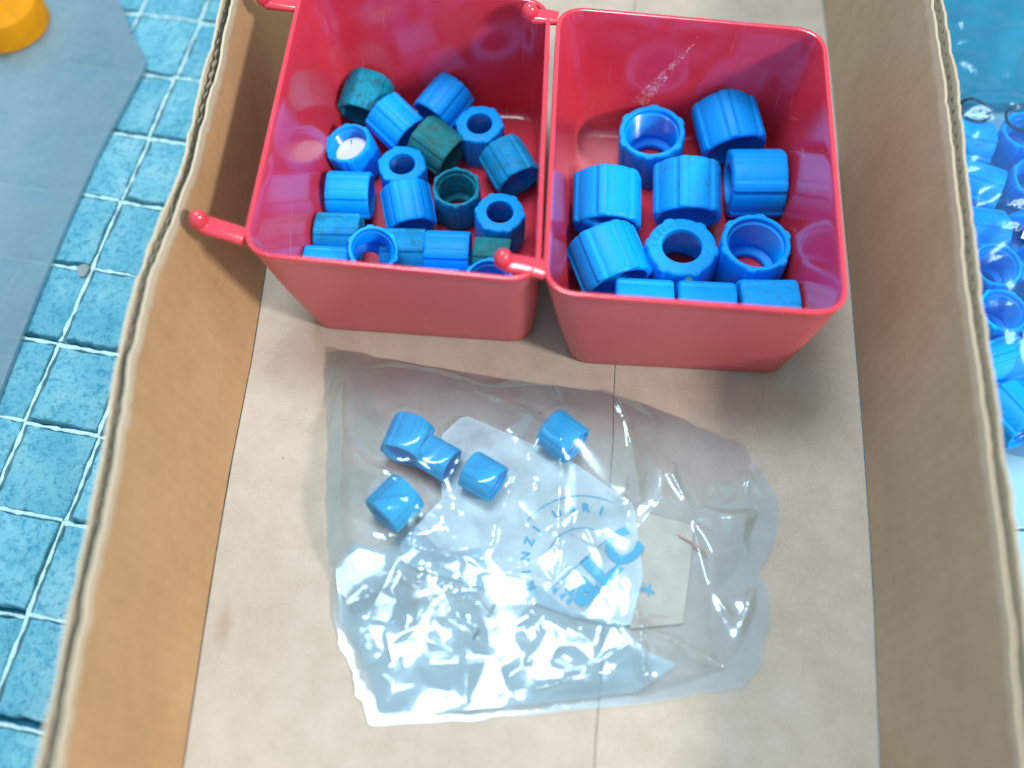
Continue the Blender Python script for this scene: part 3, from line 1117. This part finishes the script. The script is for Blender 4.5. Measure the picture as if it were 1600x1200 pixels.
def crumple(P, n, seed, box):
    """faceted crumple: upper envelope of random tilted planes around scattered points"""
    r_ = np.random.default_rng(seed)
    C_ = np.stack([r_.uniform(box[0], box[1], n), r_.uniform(box[2], box[3], n)], 1)
    warp = np.stack([vnoise(P, 0.013, seed + 1), vnoise(P, 0.013, seed + 2)], 1) * 0.004
    Q = P + warp
    out = np.zeros(len(P))
    for s in range(0, len(P), 4000):
        d = np.linalg.norm(Q[s:s + 4000, None, :] - C_[None], axis=2)
        d.sort(axis=1)
        out[s:s + 4000] = d[:, 1] - d[:, 0]
    return out


def facets(P, pts, hts):
    """crumpled sheet: flat triangles between scattered points, sharp straight creases"""
    from mathutils.geometry import delaunay_2d_cdt
    res = delaunay_2d_cdt([Vector(p) for p in pts], [], [], 0, 1e-7)
    vv, tris = np.array([tuple(p) for p in res[0]]), res[2]
    hv = np.array([hts[o[0]] if o else 0.0 for o in res[3]])
    out = np.zeros(len(P))
    for tr in tris:
        a, b, c = (vv[q] for q in tr)
        den = (b[1] - c[1]) * (a[0] - c[0]) + (c[0] - b[0]) * (a[1] - c[1])
        if abs(den) < 1e-14:
            continue
        l1 = ((b[1] - c[1]) * (P[:, 0] - c[0]) + (c[0] - b[0]) * (P[:, 1] - c[1])) / den
        l2 = ((c[1] - a[1]) * (P[:, 0] - c[0]) + (a[0] - c[0]) * (P[:, 1] - c[1])) / den
        l3 = 1 - l1 - l2
        m = (l1 >= -1e-6) & (l2 >= -1e-6) & (l3 >= -1e-6)
        out[m] = l1[m] * hv[tr[0]] + l2[m] * hv[tr[1]] + l3[m] * hv[tr[2]]
    return out


def bag_height(P):
    d = poly_dist(P, OUT)
    edge = 1 - np.exp(-np.maximum(0, d - 0.001) / 0.014)
    soft = np.clip(d / 0.012, 0, 1)
    h = 0.0020 + 0.0085 * edge * np.clip(1.0 - (P[:, 0] - 0.04) / 0.11, 0.45, 1.0) + 0.0016 * vnoise(P, 0.055, 5) * edge
    # gathered zone at the near left, with more and finer folds
    dense = np.clip(1.25 - np.hypot((P[:, 0] + 0.045) / 0.070, (P[:, 1] - 0.155) / 0.050), 0, 1)
    for (x, y, z, az, scl, _, _) in bag_nuts:
        dd = np.linalg.norm(P - np.array([x, y]), axis=1)
        top = 2 * z + 0.0010
        tent = top + 0.0022 + 0.20 * ((P[:, 0] - x) * 0.45 - (P[:, 1] - y) * 0.9) * np.exp(-(dd / 0.016) ** 2) - np.maximum(0, dd - 0.0135 * scl) * 0.55
        k = 0.0015      # smooth union
        m = np.maximum(h, tent)
        h = m + k * np.log(np.exp((h - m) / k) + np.exp((tent - m) / k)) - k * 0.3
    box = (OUT[:, 0].min(), OUT[:, 0].max(), OUT[:, 1].min(), OUT[:, 1].max())
    near = np.full(len(P), 1.0)
    for (x, y, z, az, scl, _, _) in bag_nuts[:4]:
        near = np.minimum(near, np.clip((np.linalg.norm(P - np.array([x, y]), axis=1) - 0.010) / 0.010, 0.15, 1))
    r_ = np.random.default_rng(5)
    Q = P + np.stack([vnoise(P, 0.012, 61), vnoise(P, 0.012, 62)], 1) * 0.0010
    frame = [(-0.14, 0.06), (0.17, 0.06), (0.17, 0.34), (-0.14, 0.34)]
    C1 = [(r_.uniform(-0.11, 0.14), r_.uniform(0.09, 0.31)) for _ in range(150)]
    h += facets(Q, C1 + frame, list(r_.uniform(-0.0010, 0.0013, 150)) + [0] * 4) * soft * near * (1.9 - 0.9 * dense)
    C2 = []
    while len(C2) < 420:
        q = np.array([r_.uniform(-0.105, 0.13), r_.uniform(0.095, 0.29)])
        k = max(0.10, 1.15 - math.hypot((q[0] + 0.040) / 0.075, (q[1] - 0.150) / 0.052))
        if r_.uniform() < k:
            C2.append(tuple(q))
    h += facets(Q, C2 + frame, list(r_.uniform(-0.00050, 0.00060, 420)) + [0] * 4) * soft * near
    C3 = [(r_.normal(-0.045, 0.030), r_.normal(0.163, 0.018)) for _ in range(420)]
    zone = np.exp(-(((P[:, 0] + 0.045) / 0.042) ** 2 + ((P[:, 1] - 0.163) / 0.024) ** 2))
    h += facets(Q, C3 + frame, list(r_.uniform(-0.00055, 0.00065, 420)) + [0] * 4) * soft * near * zone
    for pts, amp, wd in CREASES:
        best = np.full(len(P), 9.0)
        tt = np.zeros(len(P))
        L = len(pts) - 1
        for k in range(L):
            dd, t = seg_dist(P, pts[k], pts[k + 1])
            m = dd < best
            best = np.where(m, dd, best)
            tt = np.where(m, (k + t) / L, tt)
        fade = np.sin(np.clip(tt, 0.03, 0.97) * math.pi) ** 0.6
        best = np.abs(best + 0.0012 * vnoise(P, 0.006, 55))
        h += 0.85 * amp * fade * np.exp(-best / wd) * (0.3 + 0.7 * soft)
    # many fine secondary creases running out of the gathered part
    for _ in range(70):
        if r_.uniform() < 0.6:
            q = np.array([r_.normal(-0.035, 0.035), r_.normal(0.155, 0.030)])
        else:
            q = np.array([r_.uniform(-0.095, 0.125), r_.uniform(0.105, 0.285)])
        an, ln, am, wd = r_.uniform(0, math.pi), r_.uniform(0.012, 0.045), r_.uniform(0.0005, 0.0014) * r_.choice([-1, 1, 1]), r_.uniform(0.0009, 0.0018)
        e = np.array([math.cos(an), math.sin(an)]) * ln / 2
        dd, t = seg_dist(P, q - e, q + e)
        dd = np.abs(dd + 0.0008 * vnoise(P, 0.007, 71))
        h += am * np.exp(-dd / wd) * np.sin(np.clip(t, 0.02, 0.98) * math.pi) ** 0.5 * soft * near
    lo = 0.0016
    return lo + (np.maximum(h, 0.0019) - lo) * np.clip(d / 0.010, 0.0, 1)


def film_patch(name, poly, step, hfun, mat, parent, off, under=0.0):
    x0, x1, y0, y1 = poly[:, 0].min(), poly[:, 0].max(), poly[:, 1].min(), poly[:, 1].max()
    nx, ny = int((x1 - x0) / step) + 2, int((y1 - y0) / step) + 2
    gx, gy = np.meshgrid(x0 + np.arange(nx) * step - step / 2, y0 + np.arange(ny) * step - step / 2, indexing='ij')
    P = np.stack([gx.ravel(), gy.ravel()], 1)
    ins = inside(P, poly)
    idx = lambda i, j: i * ny + j
    faces = []
    I = ins.reshape(nx, ny).astype(int)
    for i in range(nx - 1):
        for j in range(ny - 1):
            if I[i, j] + I[i + 1, j] + I[i, j + 1] + I[i + 1, j + 1] >= 3:
                faces.append((idx(i, j), idx(i + 1, j), idx(i + 1, j + 1), idx(i, j + 1)))
    used = np.zeros(len(P), bool)
    cnt = np.zeros(len(P), int)
    for fc in faces:
        for q in fc:
            used[q] = True
            cnt[q] += 1
    # pull the outermost vertices on to the outline
    bnd = np.where(used & (cnt < 4))[0]
    for q in bnd:
        best = None
        for k in range(len(poly)):
            a, b = poly[k], poly[(k + 1) % len(poly)]
            dd = b - a
            t = np.clip((P[q] - a) @ dd / (dd @ dd), 0, 1)
            c = a + t * dd
            e = np.linalg.norm(P[q] - c)
            if best is None or e < best[0]:
                best = (e, c)
        P[q] = best[1]
    H = hfun(P)
    mp = -np.ones(len(P), int)
    mp[used] = np.arange(used.sum())
    V = np.c_[P[used] - np.array(off[:2]), H[used] - off[2]]
    F = [[mp[q] for q in fc] for fc in faces]
    me = mesh(name, V, F, True, 0)
    return obj(name, me, mat, parent)


BO = (0.015, 0.195, 0.0)
bag = tag(empty('clear_bag', BO), 'crumpled clear plastic bag with glinting folds holding five blue nuts', 'bag')
film_patch('upper_film', OUT, 0.00075, bag_height, M['film'], bag, BO)
FOLD = np.array([(-0.0885, 0.176), (-0.080, 0.190), (-0.067, 0.184), (-0.050, 0.197), (-0.036, 0.182), (-0.018, 0.184), (-0.006, 0.169), (0.010, 0.164), (0.024, 0.150), (0.046, 0.146), (0.058, 0.130), (0.072, 0.124), (0.052, 0.112), (0.010, 0.1085), (-0.040, 0.1060), (-0.066, 0.1060), (-0.072, 0.126), (-0.085, 0.150)])


def fold_h(P):
    r_ = np.random.default_rng(91)
    d = np.clip(poly_dist(P, FOLD) / 0.010, 0, 1)
    n = 230
    C_ = [(r_.uniform(-0.09, 0.065), r_.uniform(0.100, 0.195)) for _ in range(n)]
    Q = P + np.stack([vnoise(P, 0.012, 63), vnoise(P, 0.012, 64)], 1) * 0.0016
    fr_ = [(-0.14, 0.06), (0.17, 0.06), (0.17, 0.34), (-0.14, 0.34)]
    return 0.0044 + 0.0012 * d + facets(Q, C_ + fr_, list(r_.uniform(-0.0009, 0.0011, n)) + [0] * 4) * d + 0.0022 * vnoise(P, 0.030, 93) * d


fo = film_patch('folded_film', FOLD, 0.0009, fold_h, M['film_fold'], bag, BO)
fo['label'] = 'gathered layers of film glaring white'
film_patch('lower_film', OUT, 0.005, lambda P: np.full(len(P), 0.0009), M['film_under'], bag, BO)

# milky printed pouch folded inside the bag
INN = np.array([(-0.0372, 0.246), (-0.0255, 0.2573), (0.0030, 0.2425), (0.031, 0.2272), (0.0584, 0.2042), (0.0600, 0.1672), (0.0517, 0.1424), (0.0264, 0.1479), (0.0055, 0.1565), (-0.0528, 0.1761), (-0.0586, 0.1871), (-0.0372, 0.2106)])


def pouch_h(P):
    return 0.0030 + 0.0003 * vnoise(P, 0.02, 77) + 0.0003 * np.tanh(crumple(P, 22, 9, (-0.06, 0.06, 0.14, 0.26)) / 0.006)


pouch = tag(empty('printed_pouch', (0.0, 0.19, 0.0)), 'milky white pouch with cyan printing folded inside the clear bag', 'pouch')
film_patch('film', INN, 0.003, pouch_h, M['milky'], pouch, (0.0, 0.19, 0.0))
items = []
ANG = 39.7
ux = np.array([math.cos(R(ANG)), math.sin(R(ANG))])
uy_ = np.array([-ux[1], ux[0]])
PZ = 0.0037
cen = np.array([0.0405, 0.1725])
for ch, off, sx in (('a', -0.0150, 1.15), ('L', -0.0008, 1.3), ('C', 0.0138, 1.1)):
    m = text_mesh(ch, 0.0215 if ch != 'a' else 0.0265, 0.0010)
    c = cen + ux * off - uy_ * (0.0005 if ch != 'a' else 0.0)
    items.append((m, Matrix.Translation((c[0], c[1] - 0.19, PZ)) @ Matrix.Rotation(R(ANG), 4, 'Z') @ Matrix.Diagonal((sx, 1.0, 1, 1))))
AC = np.array([0.0316, 0.1750])
for ch, a in zip('MINZI UeR1', (205, 190, 174, 158, 143, 130, 116, 100, 86, 70)):
    if ch == ' ':
        continue
    m = text_mesh(ch, 0.0062, 0.00022)
    rad = 0.0280
    c = AC + rad * np.array([math.cos(R(a - 2)), math.sin(R(a - 2))])
    items.append((m, Matrix.Translation((c[0], c[1] - 0.19, PZ)) @ Matrix.Rotation(R(a - 92), 4, 'Z')))
for dx, dy in ((0.0, 0.0), (0.0035, -0.003), (0.0065, -0.0055)):
    m = text_mesh('8', 0.0062, 0.0006)
    items.append((m, Matrix.Translation((0.0185 + dx, 0.1600 + dy - 0.19, PZ)) @ Matrix.Rotation(R(ANG), 4, 'Z')))
m = text_mesh('*K', 0.0058, 0.0003)
items.append((m, Matrix.Translation((0.0612, 0.1595 - 0.19, PZ)) @ Matrix.Rotation(R(20), 4, 'Z')))
me = join_text(items, 'lettering')
obj('lettering', me, M['ink'], pouch)


def ribbon_arc(c, rad, a0, a1, w_):
    v, f = [], []
    n = 40
    for k in range(n + 1):
        a = R(a0 + (a1 - a0) * k / n)
        for r_ in (rad - w_, rad + w_):
            v.append((c[0] + r_ * math.cos(a), c[1] + r_ * math.sin(a) - 0.19, PZ))
    for k in range(n):
        f.append((2 * k, 2 * k + 1, 2 * k + 3, 2 * k + 2))
    return v, f


v, f = ribbon_arc(AC, 0.0175, 44, 205, 0.00025)
v2, f2 = ribbon_arc(AC, 0.0345, 60, 140, 0.00025)
f += [tuple(q + len(v) for q in fc) for fc in f2]
v += v2
a, b = np.array([0.0150, 0.1618]), np.array([0.0440, 0.1862])
s_ = len(v)
for q in (a, b):
    for e in (-1, 1):
        p_ = q + uy_ * 0.00022 * e
        v.append((p_[0], p_[1] - 0.19, PZ))
f.append((s_, s_ + 1, s_ + 3, s_ + 2))
obj('border', mesh('border', v, f, False), M['ink'], pouch)

# cream paper slip under the pouch
slab('paper_slip', [(0.0534, 0.2033), (0.0873, 0.1926), (0.0830, 0.1700), (0.0768, 0.1437), (0.0515, 0.1420)], 0.0012, 0.0017, M['label'], None, bev=0.0001)
tag(bpy.data.objects['paper_slip'], 'cream paper slip beside the printed pouch in the clear bag', 'paper slip')


def tube(name, pts, rad, mat, label, cat, parent=None, closed=False, n=8):
    pts = [Vector(p) for p in pts]
    rings = []
    for k, p in enumerate(pts):
        if closed:
            d = (pts[(k + 1) % len(pts)] - pts[k - 1]).normalized()
        else:
            d = (pts[min(k + 1, len(pts) - 1)] - pts[max(k - 1, 0)]).normalized()
        u = d.orthogonal().normalized() if abs(d.z) > 0.9 else d.cross(Vector((0, 0, 1))).normalized()
        w_ = d.cross(u)
        rings.append([p + (u * math.cos(a) + w_ * math.sin(a)) * rad for a in np.linspace(0, 2 * math.pi, n, endpoint=False)])
    if closed:
        rings.append(rings[0])
    v, f = loft(rings, not closed, not closed)
    o = obj(name, fix_normals(mesh(name, v, f, True, 60)), mat, parent)
    if label:
        tag(o, label, cat)
    return o


def spline(pts, n=10):
    pts = [np.array(p, float) for p in pts]
    out = []
    for k in range(len(pts) - 1):
        p0, p1, p2, p3 = pts[max(k - 1, 0)], pts[k], pts[k + 1], pts[min(k + 2, len(pts) - 1)]
        for i in range(n):
            t = i / n
            out.append(0.5 * (2 * p1 + (p2 - p0) * t + (2 * p0 - 5 * p1 + 4 * p2 - p3) * t * t + (3 * p1 - p0 - 3 * p2 + p3) * t ** 3))
    out.append(pts[-1])
    return out


tube('rubber_strand', spline([(0.0790, 0.1872, 0.0030), (0.0860, 0.1822, 0.0034), (0.0918, 0.1769, 0.0030)]), 0.00042, M['copper'],
     'short orange-brown rubber strand lying beside the paper slip in the bag', 'strand')
tube('thread_scrap', spline([(-0.0110, 0.1510, 0.0215), (-0.0129, 0.1470, 0.0220), (-0.0150, 0.1440, 0.0215)]), 0.0003, M['mark'], 'tiny black thread scrap on the clear bag, the upper of two', 'scrap')
tube('thread_scrap', spline([(-0.0190, 0.1385, 0.0215), (-0.0205, 0.1360, 0.0218), (-0.0215, 0.1340, 0.0213)]), 0.0004, M['mark'], 'short black thread scrap on the clear bag, the lower of two', 'scrap')

# ------------------------------------------------------------------ left: frosted sheet and orange cap
SH = [(-0.2478, 0.5703), (-0.2381, 0.544), (-0.2275, 0.5255), (-0.2252, 0.5205), (-0.2246, 0.5158), (-0.2251, 0.5110), (-0.2269, 0.5051), (-0.2441, 0.4445), (-0.255, 0.393), (-0.2645, 0.3408), (-0.2725, 0.2886), (-0.2790, 0.245), (-0.45, 0.22), (-0.47, 0.57), (-0.32, 0.62), (-0.262, 0.60)]
o = slab('frosted_sheet', SH, -0.0035, -0.0005, M['sheet'], None, bev=0.0004)
tag(o, 'frosted grey clear plastic sheet with rounded corner lying on the tiles', 'plastic sheet')
o = slab('floor_scrap', [(0.270, 0.333), (0.279, 0.328), (0.285, 0.338), (0.276, 0.343)], 0.0360, 0.0366, M['white'], None, bev=0.0002)
o.name = 'paper_scrap'
tag(o, 'small white paper scrap on the bag of blue fittings', 'paper scrap')

root = tag(empty('orange_cap', (-0.3185, 0.5540, -0.0005)), 'blurred orange plastic cap on the frosted sheet', 'cap')
prof = [(0.026, 0.0), (0.0268, 0.001), (0.0262, 0.014), (0.0245, 0.0185), (0.020, 0.0205), (0.012, 0.0212), (0.003, 0.0214)]
rings = [[(r_ * math.cos(a), r_ * math.sin(a), z) for a in np.linspace(0, 2 * math.pi, 64, endpoint=False)] for r_, z in prof]
v, f = loft(rings, True, True)
obj('cap_shell', fix_normals(mesh('cap_shell', v, f, True, 40)), M['orange'], root)
# ------------------------------------------------------------------ right: bag of blue fittings
GF = 'blue fittings in the bag beyond the tray'
ORD = ['frontmost', 'second', 'third', 'fourth', 'fifth', 'sixth', 'seventh']
for row in range(7):
    yy = 0.2400 + row * 0.0292
    for k, side in enumerate(('next to the tray edge', 'in the middle', 'at the picture edge')):
        x = 0.2500 + (yy - 0.23) * 0.10 + k * 0.0292
        fx = 'lying' if (row * 3 + k) % 5 in (0, 2, 3) else 'standing'
        mo = 'lie' if fx == 'lying' else random.choice(['open', 'ring'])
        place_nut(SMALL, (x + random.uniform(-.002, .002), yy + random.uniform(-.002, .002), 0.0085 + random.uniform(0, .006)), mo, random.uniform(0, 360), random.choice(['blue', 'blue', 'bluedirty']),
                  'blurred blue fitting ' + fx + ' ' + side + ', ' + ORD[row] + ' row of the far bag', GF, (random.uniform(-14, 14), random.uniform(-14, 14)), None, 1.0, 'fitting', 'pipe_fitting')


def oring(c, rad, th, tilt, label):
    v, f = [], []
    n, m_ = 48, 10
    Rm = Matrix.Rotation(R(tilt[0]), 3, 'X') @ Matrix.Rotation(R(tilt[1]), 3, 'Y')
    for k in range(n):
        a = 2 * math.pi * k / n
        for j in range(m_):
            b = 2 * math.pi * j / m_
            v.append(Rm @ Vector(((rad + th * math.cos(b)) * math.cos(a), (rad + th * math.cos(b)) * math.sin(a), th * math.sin(b))))
    for k in range(n):
        for j in range(m_):
            f.append((k * m_ + j, ((k + 1) % n) * m_ + j, ((k + 1) % n) * m_ + (j + 1) % m_, k * m_ + (j + 1) % m_))
    o = obj('rubber_ring', fix_normals(mesh('rubber_ring', v, f)), M['black'], None, c)
    tag(o, label, 'ring', 'black rubber rings on the blue fittings')


oring((0.2710, 0.4290, 0.0270), 0.0085, 0.0009, (0, 6), 'black rubber ring nearest the tray among the blue fittings')
oring((0.2960, 0.4220, 0.0270), 0.0085, 0.0009, (4, 0), 'black rubber ring at the picture edge, right of the first')
BR = np.array([(0.243, 0.50), (0.236, 0.42), (0.234, 0.33), (0.236, 0.27), (0.243, 0.232), (0.265, 0.224), (0.32, 0.222), (0.345, 0.30), (0.352, 0.42), (0.348, 0.56), (0.30, 0.575), (0.258, 0.56)])


def bagr_h(P):
    d = poly_dist(P, BR)
    e = 1 - np.exp(-d / 0.012)
    box = (0.22, 0.36, 0.2, 0.6)
    up = 1 / (1 + np.exp((P[:, 1] - 0.445) / 0.006))
    return -0.0045 + e * (0.014 + 0.0225 * up + 0.005 * np.tanh(crumple(P, 90, 5, box) / 0.008) + 0.002 * vnoise(P, 0.02, 3))


rb = tag(empty('fittings_bag', (0.29, 0.4, -0.006)), 'clear bag full of blue fittings standing beyond the tray edge', 'bag')
film_patch('film', BR, 0.003, bagr_h, M['film_soft'], rb, (0.29, 0.4, -0.006))
tl_ = slab('teal_pouch', [(0.240, 0.458), (0.352, 0.452), (0.352, 0.62), (0.240, 0.62)], -0.0058, 0.004, M['teal_sheet'], None, bev=0.002)
tag(tl_, 'flat teal plastic pouch behind the blue fittings', 'pouch')
